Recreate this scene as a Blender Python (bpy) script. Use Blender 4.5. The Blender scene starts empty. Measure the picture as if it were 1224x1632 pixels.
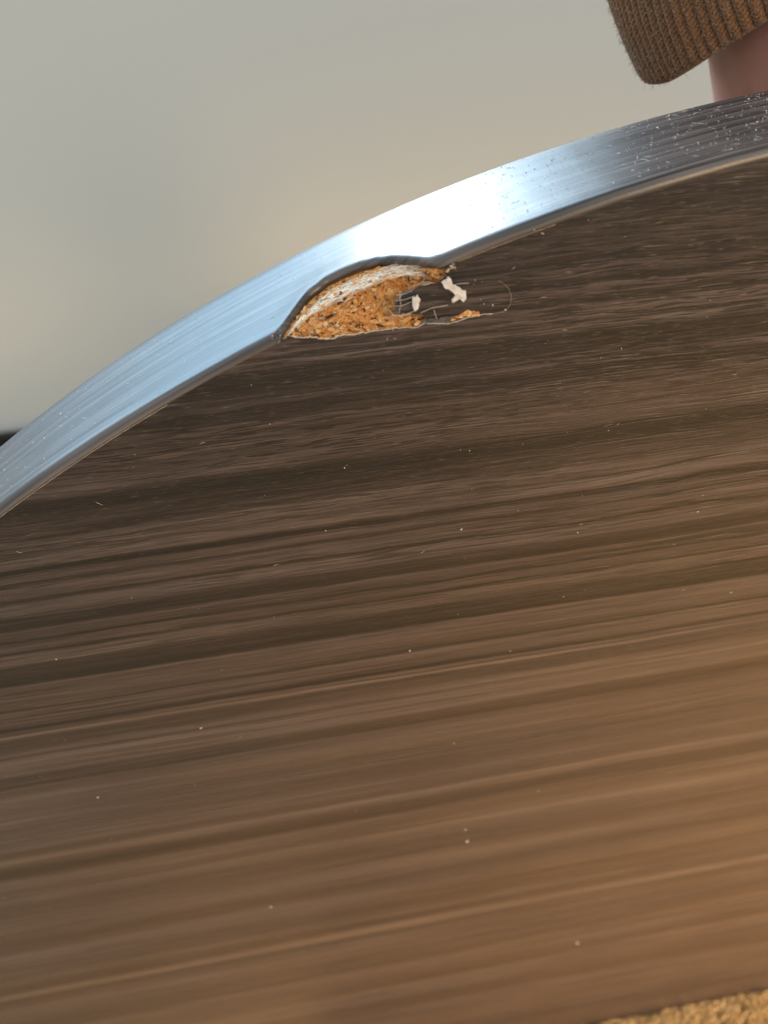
import bpy, bmesh, math, random
from mathutils import Vector, Matrix, noise
from mathutils.geometry import delaunay_2d_cdt
random.seed(7)
scene = bpy.context.scene
COL = scene.collection
R = math.radians

# ------------------------------------------------------------------ camera
cam_d = bpy.data.cameras.new('camera')
cam = bpy.data.objects.new('camera', cam_d); COL.objects.link(cam)
right = Vector((0.986699, -0.153398, -0.053806)); up = Vector((0.137021, 0.606701, 0.783032)); fwd = Vector((0.087471, 0.77999, -0.619649))
m = Matrix((right, up, -fwd)).transposed().to_4x4()
m.translation = Vector((-0.1152798, -0.10918693, 0.37189281))
cam.matrix_world = m
cam_d.sensor_fit = 'VERTICAL'; cam_d.sensor_height = 36; cam_d.sensor_width = 27
cam_d.lens = 18 / math.tan(R(33.5))
cam_d.clip_start = .005; cam_d.clip_end = 50
cam_d.dof.use_dof = True; cam_d.dof.focus_distance = .136; cam_d.dof.aperture_fstop = 16
scene.camera = cam
scene.render.resolution_x = 768; scene.render.resolution_y = 1024

# ------------------------------------------------------------------ world and lamps
world = bpy.data.worlds.new('World'); scene.world = world; world.use_nodes = True
bg = world.node_tree.nodes['Background']
bg.inputs['Color'].default_value = (.91, .985, 1.02, 1); bg.inputs['Strength'].default_value = .88

def area(name, loc, target, sx, sy, power, color):
    d = bpy.data.lights.new(name, 'AREA'); d.shape = 'RECTANGLE'; d.size = sx; d.size_y = sy; d.energy = power; d.color = color
    o = bpy.data.objects.new(name, d); COL.objects.link(o); o.location = loc
    o.rotation_euler = (Vector(target) - Vector(loc)).to_track_quat('-Z', 'Y').to_euler()
    return o
# daylight through the window over the sill, behind the table
area('window_daylight', (-.37, .50, .80), (-.37, -.5, .80), .80, .74, 11, (.36, .70, 1))
# low sun coming through the same window
area('low_sunlight', (-.17, 2.90, 1.56), (-.09, .02, .33), .20, .20, 42, (1, .95, .88))
# warm room lamp over the carpet, in front and to the right
sd = bpy.data.lights.new('room_lamp', 'SPOT'); sd.energy = 190; sd.color = (1, .66, .29); sd.spot_size = R(42); sd.spot_blend = 1; sd.shadow_soft_size = .22
so = bpy.data.objects.new('room_lamp', sd); COL.objects.link(so); so.location = (.50, -.85, .62)
so.rotation_euler = (Vector((.15, -.12, .0)) - so.location).to_track_quat('-Z', 'Y').to_euler()
scene.view_settings.view_transform = 'Standard'; scene.view_settings.look = 'None'
scene.view_settings.exposure = 0; scene.view_settings.gamma = 1

# ------------------------------------------------------------------ helpers
def link(name, me, mat=None, parent=None, smooth=True):
    o = bpy.data.objects.new(name, me); COL.objects.link(o)
    if mat and not me.materials: me.materials.append(mat)
    if parent: o.parent = parent
    if smooth:
        for p in me.polygons: p.use_smooth = True
    return o
def mesh(name, vs, fs):
    me = bpy.data.meshes.new(name); me.from_pydata([tuple(v) for v in vs], [], fs); me.update(); return me
def tag(o, label=None, cat=None, group=None, kind=None):
    if label: o['label'] = label
    if cat: o['category'] = cat
    if group: o['group'] = group
    if kind: o['kind'] = kind
    return o
def empty(name, loc):
    o = bpy.data.objects.new(name, None); COL.objects.link(o); o.location = loc; o.empty_display_size = .02; return o
def interp(tab, x):
    if x <= tab[0][0]: return tab[0][1]
    for (a, b), (c, d) in zip(tab, tab[1:]):
        if x <= c: 
            t = (x - a) / (c - a); t = t * t * (3 - 2 * t) if False else t
            return b + (d - b) * t
    return tab[-1][1]
def add_tube(vs, fs, pts, rad, n=5):
    pts = [Vector(p) for p in pts]; base = len(vs)
    for i, p in enumerate(pts):
        t = (pts[min(i+1, len(pts)-1)] - pts[max(i-1, 0)]).normalized()
        a = t.orthogonal().normalized(); b = t.cross(a)
        r = rad[i] if isinstance(rad, (list, tuple)) else rad
        for k in range(n):
            q = 2*math.pi*k/n; vs.append(p + (a*math.cos(q) + b*math.sin(q))*r)
    for i in range(len(pts)-1):
        for k in range(n):
            fs.append((base+i*n+k, base+i*n+(k+1) % n, base+(i+1)*n+(k+1) % n, base+(i+1)*n+k))
    fs.append(tuple(base+k for k in reversed(range(n)))); fs.append(tuple(base+(len(pts)-1)*n+k for k in range(n)))

# ------------------------------------------------------------------ node helpers
class N:
    def __init__(s, name):
        s.m = bpy.data.materials.new(name); s.m.use_nodes = True; s.t = s.m.node_tree; s.b = s.t.nodes['Principled BSDF']
    def new(s, typ, **kw):
        n = s.t.nodes.new(typ)
        for k, v in kw.items(): setattr(n, k, v)
        return n
    def l(s, a, b): s.t.links.new(a, b)
    def put(s, sock, v):
        if isinstance(v, bpy.types.NodeSocket): s.l(v, sock)
        else: sock.default_value = v
    def math(s, op, a, b=0., c=None):
        n = s.new('ShaderNodeMath', operation=op); s.put(n.inputs[0], a); s.put(n.inputs[1], b)
        if c is not None: s.put(n.inputs[2], c)
        return n.outputs[0]
    def noise(s, vec, scale=1., detail=2., rough=.5, dist=0.):
        n = s.new('ShaderNodeTexNoise'); s.l(vec, n.inputs['Vector']); n.inputs['Scale'].default_value = scale
        n.inputs['Detail'].default_value = detail; n.inputs['Roughness'].default_value = rough; n.inputs['Distortion'].default_value = dist
        return n.outputs['Fac']
    def scale(s, vec, xyz):
        n = s.new('ShaderNodeVectorMath', operation='MULTIPLY'); s.l(vec, n.inputs[0]); n.inputs[1].default_value = xyz; return n.outputs[0]
    def sep(s, vec):
        n = s.new('ShaderNodeSeparateXYZ'); s.l(vec, n.inputs[0]); return n.outputs
    def comb(s, x, y, z):
        n = s.new('ShaderNodeCombineXYZ'); [s.put(n.inputs[i], v) for i, v in enumerate((x, y, z))]; return n.outputs[0]
    def ramp(s, fac, stops, interp='LINEAR'):
        n = s.new('ShaderNodeValToRGB'); s.l(fac, n.inputs[0]); r = n.color_ramp; r.interpolation = interp
        while len(r.elements) < len(stops): r.elements.new(.5)
        for e, (p, c) in zip(r.elements, stops):
            e.position = p; e.color = (c, c, c, 1) if isinstance(c, (int, float)) else (*c, 1)
        return n.outputs[0]
    def mix(s, fac, a, b, mode='MIX'):
        n = s.new('ShaderNodeMix', data_type='RGBA', blend_type=mode); s.put(n.inputs[0], fac)
        s.put(n.inputs[6], a if not isinstance(a, tuple) else (*a, 1)); s.put(n.inputs[7], b if not isinstance(b, tuple) else (*b, 1)); return n.outputs[2]
    def mrange(s, v, a, b, c=0., d=1.):
        n = s.new('ShaderNodeMapRange'); s.put(n.inputs[0], v)
        for i, q in enumerate((a, b, c, d)): n.inputs[i+1].default_value = q
        return n.outputs[0]
    def bump(s, h, strength, dist):
        n = s.new('ShaderNodeBump'); s.l(h, n.inputs['Height']); n.inputs['Strength'].default_value = strength; n.inputs['Distance'].default_value = dist
        s.l(n.outputs[0], s.b.inputs['Normal']); return n.outputs[0]
    def obj(s): return s.new('ShaderNodeTexCoord').outputs['Object']
    def uv(s): return s.new('ShaderNodeTexCoord').outputs['UV']
    def base(s, c): s.put(s.b.inputs['Base Color'], c if not isinstance(c, tuple) else (*c, 1))
    def rough(s, r): s.put(s.b.inputs['Roughness'], r)

# ------------------------------------------------------------------ materials
PROF = [(-.01,.5),(.02,.5),(.04,.62),(.06,.5),(.075,.7),(.08,.5),(.09,.65),(.10,.48),(.112,.6),(.119,.42),(.1215,.92),(.125,.42),(.130,.6),(.138,.5),
 (.145,.72),(.152,.4),(.160,.66),(.165,.5),(.172,.55),(.1755,.78),(.178,.58),(.184,.66),(.186,.3),(.1895,.22),(.1915,.6),(.1935,.85),(.195,.42),(.200,.6),
 (.205,.5),(.212,.56),(.218,.62),(.2212,.55),(.2222,.22),(.2248,.28),(.2268,.75),(.2285,.68),(.2308,.88),(.2318,.5),(.233,.76),(.235,.38),(.238,.42),(.239,.84),(.2397,.5),
 (.2404,.62),(.2413,.2),(.2424,.62),(.2462,.66),(.2469,.28),(.2478,.6),(.250,.62),(.2538,.62),(.2546,.06),(.257,.22),(.2593,.26),(.260,.62),(.2625,.68),(.2632,.2),
 (.264,.55),(.2655,.62),(.2662,.2),(.267,.5),(.2689,.62),(.2697,.15),(.271,.3),(.2720,.32),(.273,.66),(.2757,.7),(.2765,.18),(.2771,.6),(.2795,.64),(.2803,.3),
 (.2811,.62),(.2825,.52),(.2830,.04),(.2836,.1),(.2842,.6),(.285,.76),(.287,.6),(.289,.72),(.291,.5),(.294,.4),(.2955,.16),(.297,.22),(.2985,.62),(.302,.52),(.306,.46),
 (.3078,.3),(.309,.12),(.3105,.42),(.312,.34),(.3135,.1),(.3155,.16),(.3164,.5),(.3173,.62),(.3179,.3),(.3186,.52),(.3203,.56),(.3212,.12),(.322,.46),
 (.3235,.52),(.3245,.08),(.3256,.42),(.3266,.48),(.3275,.08),(.329,.34),(.333,.38),(.336,.2),(.339,.45),(.345,.3)]

PROF = [(z, v*.92+.12 if z > .299 else v if z > .29 else .62 + (v-.60)*.80 if z > .235 else .65 + (v-.60)*.58) for z, v in PROF]  # lower bands lightened: warm glow near the foot painted into the grain
def laminate():
    n = N('walnut_laminate'); o = n.obj(); s = n.sep(o)
    w1 = n.noise(n.scale(o, (9, 0, 22)), 1, 2); w2 = n.noise(n.scale(o, (40, 0, 150)), 1, 2); w3 = n.noise(n.scale(o, (160, 0, 600)), 1, 1)
    z = n.math('ADD', s[2], n.math('MULTIPLY', n.math('SUBTRACT', w1, .5), .0026))
    z = n.math('ADD', z, n.math('MULTIPLY', n.math('SUBTRACT', w2, .5), n.mrange(s[2], .25, .31, .0006, .0014)))
    z = n.math('ADD', z, n.math('MULTIPLY', n.math('SUBTRACT', w3, .5), .0003))
    # growth-line profile, split over several ramps
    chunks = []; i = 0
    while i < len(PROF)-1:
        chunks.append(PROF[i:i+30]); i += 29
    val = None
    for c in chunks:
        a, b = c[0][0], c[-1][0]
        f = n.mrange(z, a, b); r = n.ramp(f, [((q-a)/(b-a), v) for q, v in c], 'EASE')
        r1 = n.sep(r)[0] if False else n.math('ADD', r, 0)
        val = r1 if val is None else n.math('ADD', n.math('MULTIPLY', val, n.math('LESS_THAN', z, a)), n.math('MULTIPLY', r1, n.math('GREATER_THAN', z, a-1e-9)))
    # the figure runs longer and straighter towards the middle of the top
    zc = n.comb(n.math('MULTIPLY', s[0], n.mrange(s[2], .24, .305, .50, 1.)), 0, z)
    st1 = n.noise(n.scale(zc, (14, 0, 420)), 1, 3, .6); st2 = n.noise(n.scale(zc, (45, 0, 1500)), 1, 3, .65)
    st3 = n.noise(n.scale(zc, (4, 0, 70)), 1, 2); st4 = n.noise(n.scale(zc, (70, 0, 3800)), 1, 2, .6)
    fade = n.mrange(n.noise(n.scale(o, (22, 0, 90)), 1, 2), .3, .7, .70, 1.08)
    v = n.math('ADD', .5, n.math('MULTIPLY', n.math('SUBTRACT', val, .5), fade))
    v = n.math('ADD', v, n.math('MULTIPLY', n.math('SUBTRACT', st1, .5), .34))
    v = n.math('ADD', v, n.math('MULTIPLY', n.math('SUBTRACT', st2, .5), n.mrange(s[2], .20, .28, .22, .42)))
    v = n.math('ADD', v, n.math('MULTIPLY', n.math('SUBTRACT', st3, .5), .25))
    v = n.math('ADD', v, n.math('MULTIPLY', n.math('SUBTRACT', st4, .5), n.mrange(s[2], .20, .28, .2, .48)))
    # thin dark growth lines that run, fork and fade
    def contour(sx, sz, w, seed):
        q = n.noise(n.comb(n.math('MULTIPLY', n.sep(zc)[0], sx), seed, n.math('MULTIPLY', z, sz)), 1, 2, .55)
        return n.math('SUBTRACT', 1., n.mrange(n.math('ABSOLUTE', n.math('SUBTRACT', q, .5)), w*.35, w))
    vis = n.math('MAXIMUM', n.mrange(n.noise(n.scale(zc, (16, 0, 150)), 1, 1), .36, .58), n.mrange(s[2], .298, .318, 0, .85))
    ln = n.math('MULTIPLY', n.math('MAXIMUM', contour(5, 240, .016, 3.), n.math('MAXIMUM', n.math('MULTIPLY', contour(11, 620, .03, 9.), .75), n.math('MULTIPLY', contour(7, 1150, .035, 5.), .5))), n.math('ADD', .25, n.math('MULTIPLY', vis, .75)))
    # pores: short dark dashes, in patches
    p = n.noise(n.scale(zc, (130, 0, 2700)), 1, 1.5, .5); pm = n.mrange(n.noise(n.scale(o, (12, 0, 70)), 1, 1), .42, .62)
    pore = n.math('MULTIPLY', n.mrange(s[2], .24, .30, .15, 1.), n.math('MULTIPLY', n.mrange(p, .535, .57), n.math('MAXIMUM', n.math('ADD', n.math('MULTIPLY', pm, .8), .2), n.mrange(s[2], .295, .322))))
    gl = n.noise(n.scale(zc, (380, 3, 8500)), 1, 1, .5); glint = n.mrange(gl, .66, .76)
    col = n.ramp(v, [(.14, (.0055, .0038, .0034)), (.38, (.025, .0168, .0148)), (.58, (.063, .0440, .0410)), (.88, (.150, .113, .104))])
    col = n.mix(n.math('MULTIPLY', ln, n.mrange(s[2], .19, .29, .28, .82)), col, (.010, .0062, .005))
    tint = n.noise(n.scale(o, (5, 0, 60)), 1, 2)
    col = n.mix(n.mrange(tint, .4, .65, 0, .45), col, n.mix(1., col, (1.10, .98, .72), 'MULTIPLY'))
    col = n.mix(n.math('MULTIPLY', pore, .85), col, (.009, .0055, .004))
    col = n.mix(n.math('MULTIPLY', glint, n.mrange(s[2], .27, .32, .2, .6)), col, (.36, .29, .24))  # glints off the embossed grain, painted into the base colour as pale dashes
    n.base(col)
    n.rough(n.math('ADD', .30, n.math('MULTIPLY', st1, .22)))
    n.b.inputs['IOR'].default_value = 1.45; n.b.inputs['Specular IOR Level'].default_value = .42; n.b.inputs['Coat Weight'].default_value = .28; n.b.inputs['Coat Roughness'].default_value = .38; n.b.inputs['Coat IOR'].default_value = 1.6
    h = n.math('SUBTRACT', n.math('ADD', n.math('MULTIPLY', n.math('ADD', st2, st4), .5), n.math('MULTIPLY', v, .4)), n.math('MAXIMUM', pore, ln))
    n.bump(h, .55, .0003)
    return n.m
def edgeband():
    n = N('satin_edge_band'); u = n.uv()      # u = metres along the arc, v = metres across
    st = n.noise(n.scale(u, (12, 1900, 0)), 1, 3, .6); st2 = n.noise(n.scale(u, (60, 4200, 0)), 1, 3, .6); st3 = n.noise(n.scale(u, (22, 620, 0)), 1, 3, .6)
    v = n.math('ADD', n.math('MULTIPLY', st, .5), n.math('MULTIPLY', st3, .5))
    n.base(n.ramp(v, [(.38, (.016, .011, .009)), (.5, (.075, .057, .050)), (.62, (.17, .142, .130))]))
    n.rough(n.math('ADD', .30, n.math('MULTIPLY', st2, .16)))
    n.b.inputs['IOR'].default_value = 1.55
    n.b.inputs['Specular IOR Level'].default_value = .75
    sp = n.noise(n.scale(u, (900, 900, 0)), 1, 1)
    n.bump(n.math('ADD', n.math('MULTIPLY', st2, .8), n.math('ADD', n.math('MULTIPLY', st, .7), n.math('MULTIPLY', sp, .2))), .45, .00010)
    return n.m
def simple(name, c, rough, nscale=None, c2=None, bump=None, spec=.5):
    n = N(name)
    if nscale:
        f = n.noise(n.obj(), nscale, 3, .6); n.base(n.mix(n.mrange(f, .3, .7), c, c2))
        if bump: n.bump(f, bump[0], bump[1])
    else: n.base(c)
    n.rough(rough); n.b.inputs['Specular IOR Level'].default_value = spec
    return n.m
def flakes(name, stops, rough=.7, trans=0.):
    n = N(name); g = n.new('ShaderNodeNewGeometry').outputs['Random Per Island']; oi = n.new('ShaderNodeObjectInfo').outputs['Random']
    f = n.math('FRACT', n.math('ADD', g, oi)); c = n.ramp(f, stops)
    f2 = n.noise(n.scale(n.obj(), (600, 2500, 2500)), 1, 2); c = n.mix(n.mrange(f2, .3, .7, 0, .45), c, n.mix(1., c, (.45, .36, .28), 'MULTIPLY'))
    n.base(c); n.rough(rough); n.b.inputs['Specular IOR Level'].default_value = .25
    return n.m
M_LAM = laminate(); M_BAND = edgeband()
def core_mat():
    n = N('particleboard_core'); o = n.obj()
    a = n.noise(n.scale(o, (700, 1500, 1500)), 1, 4, .65); b = n.noise(o, 2600, 2, .6); d = n.noise(n.scale(o, (240, 500, 500)), 1, 2)
    c = n.ramp(a, [(.25, (.16, .045, .012)), (.40, (.60, .22, .05)), (.52, (.80, .36, .09)), (.70, (.86, .52, .19))])
    c = n.mix(n.mrange(d, .5, .68, 0, .5), c, (.30, .085, .02))
    n.base(c); n.rough(.75); n.b.inputs['Specular IOR Level'].default_value = .2
    n.bump(n.math('ADD', a, n.math('MULTIPLY', b, .5)), .8, .0006); return n.m
M_CORE = core_mat()
M_FLAKE = flakes('wood_chip', [(0, (.07, .022, .008)), (.09, (.16, .05, .014)), (.13, (.62, .26, .07)), (.5, (.76, .37, .12)), (.8, (.80, .46, .18)), (1, (.86, .64, .38))])
M_SPLINT = flakes('pale_wood_fibre', [(0, (.74, .54, .37)), (.3, (.84, .71, .56)), (1, (.90, .84, .76))])
M_PAPER = flakes('torn_paper', [(0, (.55, .47, .40)), (.5, (.70, .64, .58)), (1, (.78, .73, .68))])
M_TEAR = flakes('torn_laminate_rim', [(0, (.45, .30, .18)), (.5, (.66, .50, .36)), (1, (.80, .68, .55))])
M_BACK = simple('brown_backing', (.07, .05, .04), .5, 60, (.05, .035, .028))
M_KNOT = flakes('frayed_band', [(0, (.10, .085, .08)), (.6, (.25, .22, .21)), (1, (.6, .56, .54))])
M_GREY = simple('bare_resin_paper', (.05, .042, .04), .45, 900, (.12, .105, .10), (.4, .0003))
M_FLUFF = simple('white_paint_chip', (.66, .60, .55), .6, 900, (.78, .74, .70), (.6, .0006))
M_DUST = simple('pale_dust', (.66, .62, .56), .6)
M_HAIR = simple('pale_hair', (.45, .33, .22), .4)
M_WALL = simple('matt_wall_paint', (.755, .745, .695), .85, 400, (.78, .77, .725), (.15, .0006), .2)
M_SKIRT = simple('black_skirting_paint', (.010, .009, .010), .4, 30, (.014, .012, .013))
M_FLOORB = simple('carpet_backing', (.42, .27, .13), .95, 300, (.60, .43, .24), (.6, .003), .1)
M_TUFT = simple('carpet_yarn', (.50, .37, .22), .9, 60, (.66, .51, .33), None, .15) if True else flakes('carpet_yarn', [(0, (.43, .30, .165)), (.5, (.46, .32, .18)), (1, (.49, .35, .20))], .9)

# ------------------------------------------------------------------ setting: floor, wall, skirting
def grid(name, x0, x1, y0, y1, nx, ny, fn, mat):
    vs = [Vector(fn(x0+(x1-x0)*i/nx, y0+(y1-y0)*j/ny)) for j in range(ny+1) for i in range(nx+1)]
    fs = [(j*(nx+1)+i, j*(nx+1)+i+1, (j+1)*(nx+1)+i+1, (j+1)*(nx+1)+i) for j in range(ny) for i in range(nx)]
    return link(name, mesh(name, vs, fs), mat)
carpet = grid('carpet_floor', -2.2, 2.2, -2.2, .449, 90, 60, lambda x, y: (x, y, -.005 + .0012*noise.noise((x*9, y*9, 0))), M_FLOORB)
tag(carpet, kind='structure')
vs = []; fs = []
rnd = random.Random(3)
def tuft(x, y, h, r):
    b = len(vs); a = rnd.uniform(0, 6.28); lx, ly = rnd.uniform(-.002, .002), rnd.uniform(-.002, .002)
    for lev, (rr, hh) in enumerate(((.8, -.006), (1., h*.45), (.75, h*.85))):
        for k in range(5):
            q = a + k*1.2566; j = rnd.uniform(.8, 1.2)
            vs.append(Vector((x + lx*lev/2 + math.cos(q)*r*rr*j, y + ly*lev/2 + math.sin(q)*r*rr*j, hh)))
    vs.append(Vector((x+lx*1.1, y+ly*1.1, h)))
    for lev in range(2):
        for k in range(5): fs.append((b+lev*5+k, b+lev*5+(k+1) % 5, b+(lev+1)*5+(k+1) % 5, b+(lev+1)*5+k))
    for k in range(5): fs.append((b+10+k, b+10+(k+1) % 5, b+15))
for q in range(17000):
    x, y = rnd.uniform(-.14, .17), -.052*rnd.random()**1.3 - .0003
    a = rnd.uniform(0, 6.28); l = rnd.uniform(.0015, .004); h = .0012*noise.noise((x*90, y*90, 0)) + rnd.uniform(-.0012, .0008)
    dx, dy = math.cos(a)*l, math.sin(a)*l
    if y+dy > -.0002: dy = -dy
    add_tube(vs, fs, [(x, y, -.0055), (x+dx*.35, y+dy*.35, h-.0006), (x+dx, y+dy, h)], [.00022, .00020, .00010], 3)
t = link('carpet_pile', mesh('carpet_pile', vs, fs), M_TUFT); tag(t, 'short tan carpet pile at the foot of the table top', 'carpet pile', kind='stuff')

# wall: below the window, and full height to the right of it
def box_bm(bm, x0, x1, y0, y1, z0, z1):
    v = [bm.verts.new(c) for c in ((x0,y0,z0),(x1,y0,z0),(x1,y1,z0),(x0,y1,z0),(x0,y0,z1),(x1,y0,z1),(x1,y1,z1),(x0,y1,z1))]
    for f in ((3,2,1,0),(4,5,6,7),(0,1,5,4),(1,2,6,5),(2,3,7,6),(3,0,4,7)): bm.faces.new([v[i] for i in f])
def bm_obj(name, bm, mat, parent=None, bevel=0, smooth=False):
    if bevel: bmesh.ops.bevel(bm, geom=bm.edges[:], offset=bevel, segments=2, affect='EDGES')
    me = bpy.data.meshes.new(name); bm.to_mesh(me); bm.free(); return link(name, me, mat, parent, smooth)
WY = .45
bm = bmesh.new()
pts = [(-2.2, -.03), (2.2, -.03), (2.2, 1.25), (.06, 1.25), (.06, .415), (-2.2, .415)]
fr = [bm.verts.new((x, WY, z)) for x, z in pts]; bk = [bm.verts.new((x, WY+.12, z)) for x, z in pts]
bm.faces.new(fr); bm.faces.new(list(reversed(bk)))
for i in range(6): bm.faces.new((fr[i], bk[i], bk[(i+1) % 6], fr[(i+1) % 6]))
bmesh.ops.recalc_face_normals(bm, faces=bm.faces[:])
wall = bm_obj('wall', bm, M_WALL); tag(wall, kind='structure')
bm = bmesh.new(); box_bm(bm, -2.19, 2.19, WY-.014, WY-.001, -.004, .062)
sk = bm_obj('skirting_board', bm, M_SKIRT, bevel=.003); tag(sk, 'black skirting board along the foot of the pale wall', 'skirting board')

# ------------------------------------------------------------------ table top
RAD = .32004; CX, CZ = .00033, .02428; TH = .028; RB = .0015
table = empty('table_top', (CX, 0, 0)); tag(table, 'half-round dark walnut laminate table top on edge with a chipped rim', 'table top')
def cyl(deg, r, depth):     # depth 0 = front face, positive = away from camera ; coordinates local to table empty
    return Vector((r*math.cos(R(deg)), depth, CZ + r*math.sin(R(deg))))
# how far the front lip of the band is pushed back, by angle
DENT = [(107.45,0),(107.82,.0006),(108.10,.0026),(108.47,.0052),(108.80,.0070),(109.12,.0083),(109.70,.0095),(110.25,.0101),(110.80,.0095),(111.27,.0080),(111.60,.0059),(111.92,.0033),(112.2,.0011),(112.40,0)]
DENT = [(a - .77, d) for a, d in DENT]
def dent(a):
    if a < DENT[0][0] or a > DENT[-1][0]: return 0.
    return .5*interp(DENT, a) + .25*interp(DENT, a-.06) + .25*interp(DENT, a+.06)
A0, A1 = -4.32, 184.32
angs = []; a = A0
while a < A1 - 1e-6:
    angs.append(a)
    a += .04 if 106.0 < a < 112.4 else (.25 if 92 < a < 130 else .8)
angs.append(A1)
vs = []; fs = []; uvs = []
prof_n = 0
for a in angs:
    d = dent(a); row = []
    wob = .00004*noise.noise((a*1.3, 3, 0))
    dz = d*(1+.05*noise.noise((a*3, 0, 0)))
    lift = .0005*(d/.010) if d else 0
    row.append((RAD-.0012, TH)); row.append((RAD-.0004, TH-.0002)); row.append((RAD, TH-.0010))
    rb = RB - min(.0005, d*.25)
    for k in range(1, 9):
        f = k/9; y = TH-.001 + (rb+dz - (TH-.001))*f
        row.append((RAD + wob + lift*max(0, f-.6)*2.5, y))
    for k in range(0, 7):
        q = math.pi/2*k/6
        row.append((RAD + wob + lift - rb*(1-math.cos(q)), dz + rb*(1-math.sin(q))))
    row.append((RAD - RB - .0006, dz + .0005 + (.0006 if d > .0004 else 0)))
    prof_n = len(row); vv = 0; last = None
    for r_, y_ in row:
        if last: vv += math.hypot(r_-last[0], y_-last[1])
        last = (r_, y_); vs.append(cyl(a, r_, y_)); uvs.append((R(a)*RAD, vv))
for i in range(len(angs)-1):
    for k in range(prof_n-1):
        fs.append((i*prof_n+k, i*prof_n+k+1, (i+1)*prof_n+k+1, (i+1)*prof_n+k))
me = mesh('edge_band', vs, fs); ul = me.uv_layers.new(name='UVMap')
for lp in me.loops: ul.data[lp.index].uv = uvs[lp.vertex_index]
band = link('edge_band', me, M_BAND, table)
band['label'] = 'satin grey brown edge band, its lip bent back at the chip'

# face sheet with the broken-out notch
NOTCH = [(-.11618,.32134),(-.1139,.32064),(-.11191,.32049),(-.11040,.32005),(-.10929,.31984),(-.1085,.32005),(-.10722,.32031),(-.10590,.32018),(-.10452,.32022),(-.10300,.32036),(-.10151,.32031),
 (-.09936,.32045),(-.0978,.32026),(-.09609,.32018),(-.09505,.32048),(-.09446,.32077),(-.09445,.32118),(-.09521,.32229),(-.0962,.32238),(-.09733,.32265),(-.0985,.32290),(-.09952,.32322),(-.09909,.32417),(-.09870,.3248),
 (-.09828,.32545),(-.0975,.3261),(-.09635,.3263),(-.0955,.32672),(-.09434,.32684),(-.09244,.32701),(-.0917,.3276),(-.09124,.32793),(-.0909,.3285)]
NOTCH = [(x-CX, z) for x, z in NOTCH]
def jag(poly, amp, step):
    out = []
    for p, q in zip(poly, poly[1:]):
        n_ = max(1, int(math.hypot(q[0]-p[0], q[1]-p[1])/step))
        for k in range(n_):
            t_ = k/n_; x, z = p[0]+(q[0]-p[0])*t_, p[1]+(q[1]-p[1])*t_
            out.append((x + amp*noise.noise((x*2500, z*2500, 1)), z + amp*noise.noise((x*2500, z*2500, 5))))
    out.append(poly[-1]); return out
NJ = jag(NOTCH, .00022, .00025)
fr_ = RAD - RB
an0 = math.degrees(math.atan2(NJ[0][1]-CZ, NJ[0][0])); an1 = math.degrees(math.atan2(NJ[-1][1]-CZ, NJ[-1][0]))
out = []
a = A0
zc = 0.0
x_end = math.sqrt(fr_**2 - CZ**2)
aa = -math.degrees(math.asin(CZ/fr_))
a = aa
while a < an1: out.append((fr_*math.cos(R(a)), CZ+fr_*math.sin(R(a)))); a += .4
out.append((fr_*math.cos(R(an1)), CZ+fr_*math.sin(R(an1))))
out += list(reversed(NJ[1:-1]))
out.append((fr_*math.cos(R(an0)), CZ+fr_*math.sin(R(an0))))
a = an0 + .4
while a < 180 - aa: out.append((fr_*math.cos(R(a)), CZ+fr_*math.sin(R(a)))); a += .4
out.append((fr_*math.cos(R(180-aa)), CZ+fr_*math.sin(R(180-aa))))
P2 = [Vector(p) for p in out]; no = len(P2)
vco, _, fcs, *_r = delaunay_2d_cdt(P2, [(i, (i+1) % no) for i in range(no)], [list(range(no))], 1, 1e-7)
vs = [Vector((v[0], 0, v[1])) for v in vco]
# the torn edge of the sheet curls up a little
def curl(x, z):
    dmin = min(math.hypot(x-q[0], z-q[1]) for q in NJ[::3]) if (-.125 < x < -.08 and .31 < z < .335) else 1
    return dmin
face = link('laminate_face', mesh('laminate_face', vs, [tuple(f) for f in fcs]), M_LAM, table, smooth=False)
bm = bmesh.new(); bm.from_mesh(face.data); bmesh.ops.recalc_face_normals(bm, faces=bm.faces[:])
if bm.faces[0].normal.y > 0: bmesh.ops.reverse_faces(bm, faces=bm.faces[:])
bm.to_mesh(face.data); bm.free()
# broken edge thickness of the sheet (thin pale rim of torn laminate)
vs = []; fs = []
for i, (x, z) in enumerate(NJ):
    up_ = .00006 + .00012*abs(noise.noise((x*3000, z*3000, 9))); w_ = .00003 + .00026*max(0, noise.noise((x*1100, z*1100, 2)))
    if x > -.0945 - CX or z > .3211: w_ = .00001 + .00010*max(0, noise.noise((x*1400, z*1400, 5))); up_ *= .4
    p = NJ[max(i-1, 0)]; q = NJ[min(i+1, len(NJ)-1)]; dx, dz_ = q[0]-p[0], q[1]-p[1]; l_ = math.hypot(dx, dz_)+1e-12; nx, nz = -dz_/l_, dx/l_   # towards the hole
    vs += [Vector((x-nx*w_*.3, -.00003, z-nz*w_*.3)), Vector((x, -up_, z)), Vector((x+nx*w_, -up_*.2, z+nz*w_)), Vector((x+nx*w_*1.02, .00018, z+nz*w_*1.02))]
for i in range(len(NJ)-1):
    if (NJ[i][0] > -.0945 - CX or NJ[i][1] > .3211) and noise.noise((NJ[i][0]*1100, NJ[i][1]*1100, 3)) < .18: continue
    for k in range(3): fs.append((i*4+k, i*4+k+1, i*4+k+5, i*4+k+4))
rim = link('torn_rim', mesh('torn_rim', vs, fs), M_TEAR, table); rim['label'] = 'pale torn laminate rim around the chip'

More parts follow.
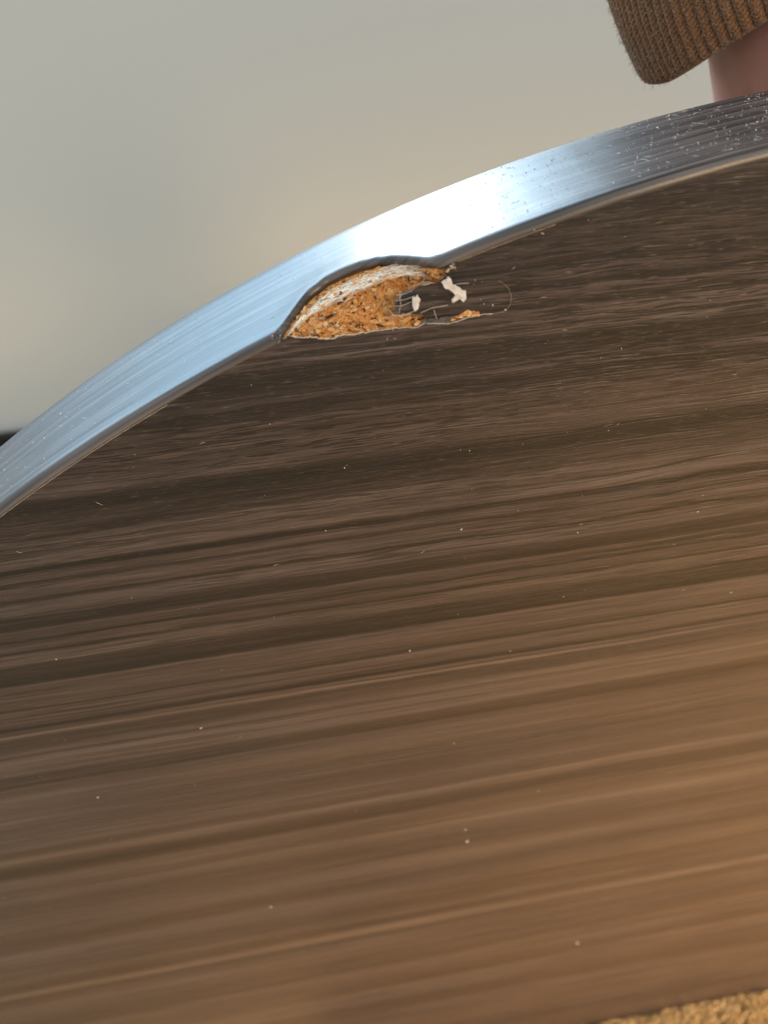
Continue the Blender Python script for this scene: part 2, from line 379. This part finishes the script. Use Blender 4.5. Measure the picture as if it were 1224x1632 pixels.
# scooped particleboard under the notch
def cross(a):  # face point of the notch's lower line on the ray of this parameter
    return a
TOPA = [111.60 - i*(111.60-106.30)/140 for i in range(141)]
low = [p for p in NOTCH[:16]] 
def low_at(t):  # t 0..1 along the lower boundary, running on past the hole under the intact sheet
    xs = -.11618 - CX + t*(.0285)
    z = interp([(x, z) for x, z in sorted(low)], xs)
    return xs, z - .0006
vs = []; fs = []; NS = 34
def scoop(i, s):
    t = i/140; a = TOPA[i]; d = dent(a) + .0009
    rr = RAD - RB - .0002 + .0006*interp([(0, 0), (.08, 1), (.7, 1), (.9, 0), (1, 0)], t)
    top = cyl(a, rr, d if d > .001 else .001); lx, lz = low_at(t); bot = Vector((lx, .0007, lz))
    env = math.sin(math.pi*min(1, max(0, t)))**.6
    # a shallow ledge runs out from the band before the board falls away
    e = interp([(0, .6), (.1, 1), (.6, 1), (.82, .25), (1, 0)], t)
    fy = s/.4*.55 if s < .4 else .55+(s-.4)/.6*.45
    fz = s/.4*.05 if s < .4 else .05+(s-.4)/.6*.95
    fy = s+(fy-s)*e; fz = s+(fz-s)*e
    p = Vector((top.x+(bot.x-top.x)*fy, top.y+(bot.y-top.y)*fy, top.z+(bot.z-top.z)*fz))
    p.y += env*.0012*math.sin(math.pi*max(0, (s-.4*e)/(1-.4*e)))
    nz = noise.noise((p.x*330, p.y*330, p.z*330))*.0007 + noise.noise((p.x*900, p.y*900, p.z*900+7))*.00045 + noise.noise((p.x*2400, p.y*2400, p.z*2400))*.0002
    k = min(1, s*6)*min(1, (1-s)*8)
    p.y += nz*k
    return p
for i in range(141):
    for j in range(NS+1): vs.append(scoop(i, j/NS))
for i in range(140):
    for j in range(NS): fs.append((i*(NS+1)+j, i*(NS+1)+j+1, (i+1)*(NS+1)+j+1, (i+1)*(NS+1)+j))
core = link('particleboard_core', mesh('particleboard_core', vs, fs), M_CORE, table)
core['label'] = 'orange brown particleboard exposed in the chip'
bm = bmesh.new(); bm.from_mesh(core.data); bm.verts.ensure_lookup_table()
bmesh.ops.recalc_face_normals(bm, faces=bm.faces[:])
if sum(f.normal.y for f in bm.faces) > 0: bmesh.ops.reverse_faces(bm, faces=bm.faces[:])
bm.to_mesh(core.data); bm.free()

# chips of wood standing out of the scoop
def inside(x, z, poly):
    c = False; j = len(poly)-1
    for i in range(len(poly)):
        xi, zi = poly[i]; xj, zj = poly[j]
        if (zi > z) != (zj > z) and x < (xj-xi)*(z-zi)/(zj-zi)+xi: c = not c
        j = i
    return c
def flake_geo(L, W, H, rn):
    n_ = 5; v = []
    outl = [(-L*.5, -W*rn.uniform(.1,.4)), (-L*rn.uniform(.1,.3), -W*.5), (L*rn.uniform(.2,.4), -W*rn.uniform(.3,.5)), (L*.5, W*rn.uniform(-.2,.2)), (L*rn.uniform(.1,.3), W*.5), (-L*rn.uniform(.25,.4), W*rn.uniform(.3,.5))]
    for s_ in (-1, 1):
        for x, y in outl: v.append(Vector((x, y, s_*H*.5 + rn.uniform(-.3,.3)*H)))
    f = [tuple(range(5, -1, -1)), tuple(range(6, 12))] + [(i, (i+1) % 6, 6+(i+1) % 6, 6+i) for i in range(6)]
    return v, f
flake_meshes = []
rn = random.Random(11)
for k in range(14):
    v, f = flake_geo(rn.uniform(.0008, .0024), rn.uniform(.0003, .0008), rn.uniform(.00012, .00025), rn)
    me = mesh('wood_flake', v, f); me.materials.append(M_FLAKE); flake_meshes.append(me)
def flake_frame(i, s, lift, rn):
    p = scoop(i, s); du = (scoop(min(i+2, 140), s)-scoop(max(i-2, 0), s)).normalized(); dv = (scoop(i, min(1, s+.05))-scoop(i, max(0, s-.05))).normalized()
    nn = du.cross(dv).normalized()
    if nn.y > 0: nn = -nn
    a = rn.gauss(0, .55); x = (du*math.cos(a)+nn.cross(du)*math.sin(a)).normalized()
    tl = rn.gauss(0, .28); x = (x + nn*tl).normalized(); y = nn.cross(x).normalized(); z = x.cross(y)
    mt = Matrix((x, y, z)).transposed().to_4x4(); mt.translation = p + nn*lift; return mt
cnt = 0
while cnt < 170:
    i = rn.randint(3, 132); s = rn.uniform(.12, .97)
    mt = flake_frame(i, s, rn.uniform(-.0001, .0003), rn)
    p = mt.translation
    if not inside(p.x, p.z, NJ) and p.y < .0008: continue
    o = bpy.data.objects.new('wood_flake', rn.choice(flake_meshes)); COL.objects.link(o); o.parent = table; o.matrix_local = mt; cnt += 1
vs = []; fs = []
for q in range(3200):
    i = rn.randint(1, 136); s = rn.uniform(.08, .99); mt = flake_frame(i, s, rn.uniform(-.0001, .0002), rn)
    v, f = flake_geo(rn.uniform(.00025, .0011), rn.uniform(.0001, .00032), rn.uniform(.00008, .00016), rn)
    p = mt.translation
    if not inside(p.x, p.z, NJ) and p.y < .0006: continue
    b = len(vs); vs += [mt @ w for w in v]; fs += [tuple(b+w for w in ff) for ff in f]
o = link('wood_crumbs', mesh('wood_crumbs', vs, fs), M_FLAKE, table, smooth=False); o['kind'] = 'stuff'
# pale frayed fibres along the top of the break
def fibre(i0, i1, s0, s1, lift, rad, n_=7):
    pts = []
    for k in range(n_):
        t_ = k/(n_-1); i = int(round(i0+(i1-i0)*t_)); p = scoop(max(0, min(140, i)), s0+(s1-s0)*t_)
        pts.append(p + Vector((0, -1, .25)).normalized()*(lift + .00008*rn.gauss(0, 1)) + Vector((0, 0, .00006*rn.gauss(0, 1))))
    v = []; f = []; add_tube(v, f, pts, [rad*(.35+.65*math.sin(math.pi*min(1, max(.08, k/(n_-1))))) for k in range(n_)], 4); return v, f
def ledge(i):   # height of the pale strip on the break, by position along it
    return interp([(0,.36),(20,.30),(45,.27),(70,.25),(92,.20),(112,.10)], i)
for q in range(130):
    i0 = rn.randint(2, 92); ln = rn.randint(10, 30); i1 = min(112, i0+ln); w = rn.uniform(-.10, .15)*min(1, .25+i0/40)
    v, f = fibre(i0, i1, ledge(i0)+w, ledge(i1)+w+rn.gauss(0, .015), rn.uniform(.0001, .0006), rn.uniform(.00009, .0002))
    o = link('splinter', mesh('splinter', v, f), M_SPLINT, table)
vs = []; fs = []
for q in range(700):
    i0 = rn.randint(0, 100); i1 = min(116, i0+rn.randint(4, 18)); w = rn.uniform(-.12, .17)*min(1, .25+i0/40)
    v, f = fibre(i0, i1, ledge(i0)+w, ledge(i1)+w+rn.gauss(0, .03), rn.uniform(.00005, .0006), rn.uniform(.00004, .0001), 5)
    b = len(vs); vs += v; fs += [tuple(b+w_ for w_ in ff) for ff in f]
for q in range(60):   # stray whiskers
    i0 = rn.randint(0, 120); p = scoop(i0, rn.uniform(.2, 1)); d_ = Vector((rn.gauss(0, 1), -abs(rn.gauss(.5, .4)), rn.gauss(.3, 1))).normalized()
    l_ = rn.uniform(.0006, .0022); k_ = Vector((rn.gauss(0, 1), rn.gauss(0, 1), rn.gauss(0, 1)))*.25*l_
    b = len(vs); v = []; f = []; add_tube(v, f, [p, p+d_*l_*.5+k_*.3, p+d_*l_+k_], [.00006, .00005, .00002], 4)
    vs += v; fs += [tuple(b+w_ for w_ in ff) for ff in f]
o = link('frayed_fibres', mesh('frayed_fibres', vs, fs), M_SPLINT, table); o['kind'] = 'stuff'

# loose scraps on the face beside the chip : bent pale flakes
def scrap(name, pts, th, mat, parent=None, lift=.0004):
    P = [Vector((x-CX, z)) for x, z in pts]; n_ = len(P)
    v2, _, f2, *_q = delaunay_2d_cdt(P, [(i, (i+1) % n_) for i in range(n_)], [list(range(n_))], 1, 1e-7)
    bm = bmesh.new(); bv = [bm.verts.new((v[0], -lift - .0003*noise.noise((v[0]*900, v[1]*900, 0)), v[1])) for v in v2]
    for f in f2: bm.faces.new([bv[i] for i in f])
    bmesh.ops.subdivide_edges(bm, edges=bm.edges[:], cuts=2, use_grid_fill=True)
    for v in bm.verts: v.co.y += .00035*noise.noise((v.co.x*1300, v.co.z*1300, 4)); v.co.x += .00026*noise.noise((v.co.x*2600, v.co.z*2600, 8)); v.co.z += .00026*noise.noise((v.co.x*2200, v.co.z*2200, 3))
    ex = bmesh.ops.extrude_face_region(bm, geom=bm.faces[:]); 
    for g in ex['geom']:
        if isinstance(g, bmesh.types.BMVert): g.co.y -= th
    bmesh.ops.recalc_face_normals(bm, faces=bm.faces[:])
    o = bm_obj(name, bm, mat, parent, smooth=False)
    return o
f1 = scrap('paint_flake', [(-.09224,.32718),(-.0911,.32791),(-.09053,.32669),(-.08986,.32632),(-.0885,.32519),(-.08849,.3243),(-.08888,.32375),(-.08956,.32433),(-.09004,.32398),(-.09053,.32374),(-.09063,.32435),(-.09014,.32479),(-.09072,.32574),(-.09168,.32614)], .0004, M_FLUFF, lift=.0005)
f1.location.x = CX; tag(f1, 'larger crooked off-white flake stuck at the right end of the chip', 'flake', 'off-white flakes on the chip')
f2 = scrap('paint_flake', [(-.09676,.32527),(-.09589,.32546),(-.09553,.32493),(-.09585,.32358),(-.0962,.3233),(-.09662,.32357)], .0004, M_FLUFF, lift=.0004)
f2.location.x = CX; tag(f2, 'small oblong off-white flake beside the hatched threads in the chip', 'flake', 'off-white flakes on the chip')
# torn tongue of bare backing paper to the right of the break
tongue = scrap('bare_patch', [(-.0950,.32055),(-.0915,.32035),(-.0894,.3206),(-.0898,.32125),(-.0912,.3215),(-.0935,.3213),(-.0945,.3213)], .00008, M_GREY, table, lift=.00002)
film = scrap('torn_film', [(-.0992,.3229),(-.0993,.3243),(-.0985,.3256),(-.0968,.3263),(-.0958,.3255),(-.0960,.3232),(-.0975,.3224)], .00006, M_GREY, table, lift=-.00025)
# small second tear
vs = []; fs = []
for q in range(150):
    x = rn.uniform(-.0905, -.0864) - CX; cz_ = interp([(-.0915,.3206),(-.0892,.3212),(-.0880,.32155),(-.0866,.32125)], x+CX); z = cz_ + rn.gauss(0, .00013)*(1 if x > -.0892 else .5)
    v, f = flake_geo(rn.uniform(.0004, .0010), rn.uniform(.00015, .0004), .00012, rn); ang = rn.gauss(.1, .6)
    mt = Matrix.Translation((x, -.00003-rn.uniform(0, .00012), z)) @ Matrix.Rotation(-ang, 4, 'Y') @ Matrix.Rotation(R(90)+rn.gauss(0, .2), 4, 'X')
    b = len(vs); vs += [mt @ w for w in v]; fs += [tuple(b+w for w in ff) for ff in f]
o = link('small_tear', mesh('small_tear', vs, fs), M_FLAKE, table, smooth=False); o['label'] = 'thin orange tear to the right of the chip'; o['kind'] = 'stuff'
# threads of torn paper: hatch in the chip, lines round the break
def threads(name, lines, rad, mat, parent, dx=True):
    vs = []; fs = []
    for ln in lines:
        pts = []
        for (x, z), (x2, z2) in zip(ln, ln[1:]):
            for k in range(4):
                t_ = k/4; X, Z = x+(x2-x)*t_, z+(z2-z)*t_
                pts.append(Vector((X-(CX if dx else 0) + .00006*noise.noise((X*4000, Z*4000, 1)), -.00035 - .0002*noise.noise((X*2000, Z*2000, 2)), Z + .00008*noise.noise((X*4000, Z*4000, 6)))))
        pts.append(Vector((ln[-1][0]-(CX if dx else 0), -.0003, ln[-1][1])))
        add_tube(vs, fs, pts, rad*.6*random.uniform(.6, 1.3), 5)
    return link(name, mesh(name, vs, fs), mat, parent)
for ln in ([(-.0989,.3258),(-.0977,.3259),(-.0966,.3263)], [(-.0991,.3250),(-.0979,.3250),(-.0963,.3254)], [(-.0994,.3242),(-.0983,.3241),(-.0967,.3245)], [(-.0985,.3259),(-.0984,.3243),(-.0988,.3229)], [(-.0998,.3228),(-.0983,.3225),(-.0963,.3230)], [(-.0996,.3225),(-.0980,.3227),(-.0968,.3225)]):
    threads('torn_thread', [ln], .00007, M_PAPER, table)
for ln in ([(-.1003,.3238),(-.0997,.3228),(-.0996,.3212),(-.0998,.3202)], [(-.0955,.3226),(-.0935,.3232),(-.0912,.3233)], [(-.0934,.3229),(-.0929,.3212)], [(-.0945,.3208),(-.0925,.3205),(-.0912,.3203),(-.0895,.3206),(-.0878,.3210),(-.0855,.3212),(-.0842,.3211)], [(-.0964,.3269),(-.0951,.3273),(-.0937,.3272)], [(-.0912,.3262),(-.0893,.3265),(-.0880,.3264)]):
    threads('torn_thread', [ln], .00010, M_PAPER, table)
# frayed knots at both ends of the break
for (bx, bz, col_, n_, sp) in ((-.1174, .3214, M_KNOT, 14, .0012), (-.0907, .3290, M_TEAR, 10, .0007)):
    vs = []; fs = []
    for q in range(n_):
        p = Vector((bx-CX+rn.gauss(0, sp*.5), -.0002+rn.gauss(0, .0003), bz+rn.gauss(0, sp*.5))); d_ = Vector((rn.gauss(0,1), rn.gauss(-.3,.6), rn.gauss(0,1))).normalized()*rn.uniform(.0002, .0006)
        add_tube(vs, fs, [p, p+d_*.5+Vector((rn.gauss(0,1), rn.gauss(0,1), rn.gauss(0,1)))*.0002, p+d_], [rn.uniform(.00005, .00022), .00012, .00003], 5)
    o = link('frayed_knot', mesh('frayed_knot', vs, fs), col_, table)
    o['label'] = 'grey frayed end of the bent lip at the left of the chip' if bx < -.1 else 'brown crumbly knot at the right end of the chip'
# glue lines between band and face
for a_, b_ in ((106.4, 103.7), (115.3, 122.0)):
    pts = []; n_ = 60
    for k in range(n_+1):
        a = a_+(b_-a_)*k/n_; pts.append(cyl(a, RAD-RB-.00012, -.00002) + Vector((.00005*noise.noise((a*9, 0, 0)), 0, .00005*noise.noise((a*9, 4, 0)))))
    rads = [.000045*(.6+.6*abs(noise.noise((k*.35, 2, 0)))) for k in range(n_+1)]
    vs = []; fs = []; add_tube(vs, fs, pts, rads, 5)
    o = link('glue_line', mesh('glue_line', vs, fs), M_TEAR, table)
# back sheet and bottom edge
outb = [( (RAD-.0012)*math.cos(R(a)), CZ+(RAD-.0012)*math.sin(R(a))) for a in [aa + (180-2*aa)*k/240 for k in range(241)]]
bm = bmesh.new(); bv = [bm.verts.new((x, TH-.0001, z)) for x, z in outb]; bm.faces.new(bv)
f0 = bm.verts.new((outb[0][0], .0004, outb[0][1])); f1_ = bm.verts.new((outb[-1][0], .0004, outb[-1][1])); bm.faces.new((bv[0], bv[-1], f1_, f0))
back = bm_obj('backing_board', bm, M_BACK, table)

# ------------------------------------------------------------------ hair and dust lying on the table top
pts = [(-.0835,.32627),(-.08261,.32578),(-.08178,.3248),(-.08134,.32366),(-.08138,.32245),(-.08184,.32169),(-.08232,.32134),(-.0836,.32109),(-.08509,.32096)]
hair = threads('hair', [pts], .00005, M_HAIR, None, dx=False); tag(hair, 'fine curved hair lying on the dark face right of the chip', 'hair')
vs = []; fs = []; rd = random.Random(21)
def speck(p, r):
    b = len(vs); q = [Vector(d) for d in ((1,0,0),(-1,0,0),(0,1,0),(0,-1,0),(0,0,1),(0,0,-1))]
    e = [rd.uniform(.5, 1.3) for _ in range(3)]
    rot = Matrix.Rotation(rd.uniform(0, 6.28), 3, Vector((rd.gauss(0,1), rd.gauss(0,1), rd.gauss(0,1))).normalized())
    for d in q: vs.append(Vector(p) + rot @ Vector((d.x*e[0], d.y*e[1], d.z*e[2]))*r)
    for f in ((0,2,4),(2,1,4),(1,3,4),(3,0,4),(2,0,5),(1,2,5),(3,1,5),(0,3,5)): fs.append(tuple(b+i for i in f))
def fleck(p, d, l, r): add_tube(vs, fs, [Vector(p)-Vector(d)*l/2, Vector(p)+Vector((rd.gauss(0,1), rd.gauss(0,1), rd.gauss(0,1)))*l*.12, Vector(p)+Vector(d)*l/2], [r*.5, r, r*.4], 4)
SP = [(-.10932,.29601,.00032),(-.0887,.27858,.0004),(-.06558,.27361,.00028),(-.1139,.28283,.0003),(-.08598,.16494,.0007),(-.04558,.08256,.0008),(-.14331,.14785,.0006),(-.14641,.23261,.0004),(-.09959,.24702,.0004),
 (-.07747,.242,.0004),(-.02839,.24975,.0003),(-.17366,.21378,.0005),(-.07697,.33252,.00028),(-.07834,.33321,.00024),(-.08739,.29608,.0002),(-.09112,.32046,.00022),(-.06217,.31227,.0002),(-.06554,.31101,.00018),
 (-.10169,.31359,.00016),(-.10071,.31885,.00014),(-.16859,.26036,.0003),(-.14275,.304,.00018),(-.14354,.30165,.00016),(-.04113,.27448,.0003),(-.08676,.17116,.0005),(-.1206,.30651,.00018)]
for x, z, r in SP:
    speck((x, -.0001, z), r*.62)
    if r > .00025: speck((x + r*rd.uniform(-.8, .8), -.0001, z + r*rd.uniform(-.5, .5)), r*.4)
for x, z in ((-.08698,.32667),(-.08592,.32626),(-.08604,.32351),(-.08553,.32275),(-.08414,.32238),(-.0821,.3214)):
    speck((x, -.0001, z), rd.uniform(.0001, .0002))
for q in range(200):
    x = rd.uniform(-.21, .06); z = .335 - abs(rd.gauss(0, .05)) if rd.random() < .7 else rd.uniform(.03, .33)
    if math.hypot(x-CX, z-CZ) > RAD-.002 or inside(x-CX, z, NJ): continue
    if rd.random() < .72: speck((x, -.00005, z), rd.uniform(.00004, .00011)*(1 if z > .26 else 1.4))
    else: fleck((x, -.0001, z), (math.cos(rd.gauss(.1, .5)), 0, rd.gauss(0, .35)), rd.uniform(.0004, .0013), .000035)
dust_face = link('face_dust', mesh('face_dust', vs, fs), M_DUST, None); tag(dust_face, 'pale dust specks scattered over the dark wood face', 'dust', kind='stuff')
vs = []; fs = []
for q in range(3200):
    a = rd.uniform(93, 126); dens = interp([(93,1),(100,.9),(103,.55),(105,.12),(113,.06),(116,.14),(119,.3),(126,.4)], a)
    if rd.random() > dens: continue
    y = TH - .0012 - (TH-.004)*(rd.random()**1.0); 
    if y < dent(a)+RB: continue
    p = cyl(a, RAD+.00003, y); p.x += CX
    if rd.random() < .7: speck(p, rd.uniform(.000025, .00008) if rd.random() < .92 else rd.uniform(.0001, .0002))
    else: fleck(p, (rd.gauss(0,1), rd.gauss(0,1), rd.gauss(0,.4)), rd.uniform(.0003, .0009), .00004)
dust_edge = link('edge_dust', mesh('edge_dust', vs, fs), M_DUST, None); tag(dust_edge, 'white dust flecks on the satin edge, thickest at the right', 'dust', kind='stuff')

# ------------------------------------------------------------------ person: forearm, hand behind the table top, ribbed knit sleeve
AX = Vector((.45, 0, -.893)).normalized(); SIDE = Vector((.893, 0, .45)).normalized(); DEP = Vector((0, 1, 0))
HC = Vector((.0028, .061, .3602))      # centre of the cuff hem
person = empty('person', HC); tag(person, 'person in a brown ribbed knit sleeve holding the table top from behind', 'person')
def skin_mat():
    n = N('skin'); o = n.obj(); a = n.noise(o, 60, 3); b = n.noise(o, 1500, 2)
    n.base(n.mix(n.mrange(a, .35, .65), (.40, .155, .135), (.54, .27, .21))); n.rough(.5); n.b.inputs['Subsurface Weight'].default_value = .1
    n.b.inputs['Subsurface Radius'].default_value = (.006, .002, .001); n.b.inputs['Subsurface Scale'].default_value = 1
    n.bump(b, .25, .0004); return n.m
def knit_mat():
    n = N('brown_rib_knit'); u = n.uv(); s = n.sep(u)
    # small V-shaped stitches along each rib
    fr = n.math('ABSOLUTE', n.math('SUBTRACT', n.math('FRACT', s[0]), .5)); st = n.math('FRACT', n.math('ADD', n.math('MULTIPLY', s[1], 1100), n.math('MULTIPLY', fr, 1.6)))
    h = n.math('SUBTRACT', 1., n.math('ABSOLUTE', n.math('SUBTRACT', n.math('MULTIPLY', st, 2), 1)))
    nz = n.noise(n.obj(), 2600, 3, .7); big = n.noise(n.obj(), 90, 2)
    v = n.math('ADD', n.math('MULTIPLY', h, .16), n.math('MULTIPLY', nz, .84))
    c = n.ramp(v, [(.28, (.070, .034, .017)), (.5, (.21, .112, .056)), (.72, (.39, .235, .13))])
    c = n.mix(n.mrange(big, .35, .65, 0, .4), c, n.mix(1., c, (1.15, .82, .62), 'MULTIPLY'))
    n.base(c); n.rough(.95); n.b.inputs['Specular IOR Level'].default_value = .1; n.b.inputs['Sheen Weight'].default_value = .25
    n.bump(v, .7, .0005); return n.m
M_SKIN = skin_mat(); M_KNIT = knit_mat()
NR = 108; SEG = NR*10; HALFW = .0425; HALFD = .029
def sleeve_pt(ang, t, inset=0):      # t metres up the arm from the hem
    c, s_ = math.cos(ang), math.sin(ang)
    w = HALFW + .0016*math.sin(min(1, t/.03)*math.pi) + .05*max(0, t-.055); d = HALFD + .04*max(0, t-.055)
    rib = abs(math.cos(ang*NR/2))
    amp = .00085*(1 if t > .0012 else t/.0012)
    fold = .0009*noise.noise((c*2.2, s_*2.2, t*38)) + .0004*noise.noise((c*5, s_*5, t*90))
    k = -inset + amp*(rib**.6) + fold
    hem = .0045*(.5-.5*s_) * 0 + .0062*max(0, -s_)**1.2 - .0030*max(0, -c)**7
    return SIDE*(c*(w+k)) + DEP*(s_*(d+k)) - AX*(t + hem*max(0, 1-t/.05))
rows = [0, .0003, .0007, .0012] + [.0012 + .0008*k for k in range(1, 60)] + [.0492 + .004*k for k in range(1, 52)]
vs = []; fs = []; uvs = []
for t in [(-1, .006), (-1, .0015)]:
    for k in range(SEG): vs.append(sleeve_pt(2*math.pi*k/SEG, t[1], .0022)); uvs.append((k/10, t[1]))
for t in rows:
    ins = .0011*(1-min(1, t/.0012))**2
    for k in range(SEG): vs.append(sleeve_pt(2*math.pi*k/SEG, t, ins)); uvs.append((k/10, t))
nr = len(rows)+2
for i in range(nr-1):
    for k in range(SEG):
        fs.append((i*SEG+k, (i+1)*SEG+k, (i+1)*SEG+(k+1) % SEG, i*SEG+(k+1) % SEG))
me = mesh('sleeve', vs, fs); ul = me.uv_layers.new(name='UVMap')
for p in me.polygons:
    ks = [me.loops[l].vertex_index for l in p.loop_indices]; wrap = any(k % SEG == SEG-1 for k in ks) and any(k % SEG == 0 for k in ks)
    for l in p.loop_indices:
        vi = me.loops[l].vertex_index; u_, v_ = uvs[vi]; ul.data[l].uv = (u_ + (NR if wrap and vi % SEG == 0 else 0), v_)
sl = link('sleeve', me, M_KNIT, person)
vs = []; fs = []
for q in range(5200):    # wool fuzz
    ang = rd.uniform(2.3, 5.2); t = rd.uniform(0, .045); p = sleeve_pt(ang, t); nrm = (SIDE*math.cos(ang)/HALFW + DEP*math.sin(ang)/HALFD).normalized()
    d_ = (nrm*rd.uniform(.3, 1) + Vector((rd.gauss(0,.5), rd.gauss(0,.5), rd.gauss(0,.5)))).normalized(); l_ = rd.uniform(.0004, .0012)
    add_tube(vs, fs, [p, p+d_*l_*.6, p+d_*l_+AX*l_*rd.gauss(0,.3)], [.000042, .000034, .000014], 3)
fz = link('sleeve_fuzz', mesh('sleeve_fuzz', vs, fs), simple('wool_fuzz', (.52, .36, .24), .9, spec=.1), person); fz['kind'] = 'stuff'
# body: forearm and hand grown from one skeleton
sk_v = []; sk_e = []; sk_r = []
def jv(p, r, par=None):
    sk_v.append(p); sk_r.append(r); 
    if par is not None: sk_e.append((par, len(sk_v)-1))
    return len(sk_v)-1
W0 = Vector((-.0118, -.0015, -.0080))      # wrist, relative to the hem centre
def at(along, side, dep): return W0 + AX*along + SIDE*side + DEP*dep
root = jv(at(0, 0, 0), (.0305, .023))
e1 = jv(at(-.06, .010, .004), (.027, .021), root); e2 = jv(at(-.16, .011, .006), (.030, .026), e1)
p1 = jv(at(.022, .002, -.002), (.032, .022), root); p2 = jv(at(.050, .004, -.0035), (.036, .014), p1); p3 = jv(at(.078, .004, -.005), (.036, .012), p2)
for sd, ln, r0 in ((-.030, .058, .0072), (-.010, .072, .0080), (.012, .076, .0082), (.033, .068, .0078)):
    k0 = jv(at(.088, sd*.9, -.008), (r0*1.15, r0*1.1), p3); k1 = jv(at(.088+ln*.42, sd*1.08, -.012), (r0, r0), k0)
    k2 = jv(at(.088+ln*.74, sd*1.12, -.0165), (r0*.92, r0*.9), k1); k3 = jv(at(.088+ln, sd*1.14, -.0195), (r0*.8, r0*.72), k2)
t0 = jv(at(.034, .034, -.004), (.014, .013), p1); t1 = jv(at(.058, .058, -.010), (.0105, .010), t0); t2 = jv(at(.080, .070, -.015), (.0095, .009), t1); t3 = jv(at(.096, .076, -.018), (.0078, .007), t2)
me = bpy.data.meshes.new('body_skel'); me.from_pydata([tuple(v) for v in sk_v], sk_e, []); tmp = bpy.data.objects.new('body_skel', me); COL.objects.link(tmp)
sm = tmp.modifiers.new('s', 'SKIN'); sm.use_smooth_shade = True; sm.branch_smoothing = .6
if not me.skin_vertices: me.skin_vertices.new()
for i, (ra, rb_) in enumerate(sk_r): me.skin_vertices[0].data[i].radius = (ra, rb_)
me.skin_vertices[0].data[0].use_root = True
su = tmp.modifiers.new('u', 'SUBSURF'); su.levels = 3; su.render_levels = 3
dg = bpy.context.evaluated_depsgraph_get(); bme = bpy.data.meshes.new_from_object(tmp.evaluated_get(dg)); bme.name = 'body'
bpy.data.objects.remove(tmp)
for v in bme.vertices: # the palm and fingers press flat against the back of the table top
    if v.co.y < TH + .0012 - HC.y and v.co.z + HC.z < .342: v.co.y = TH + .0012 - HC.y
bme.materials.clear(); body = link('body', bme, M_SKIN, person)
# nails
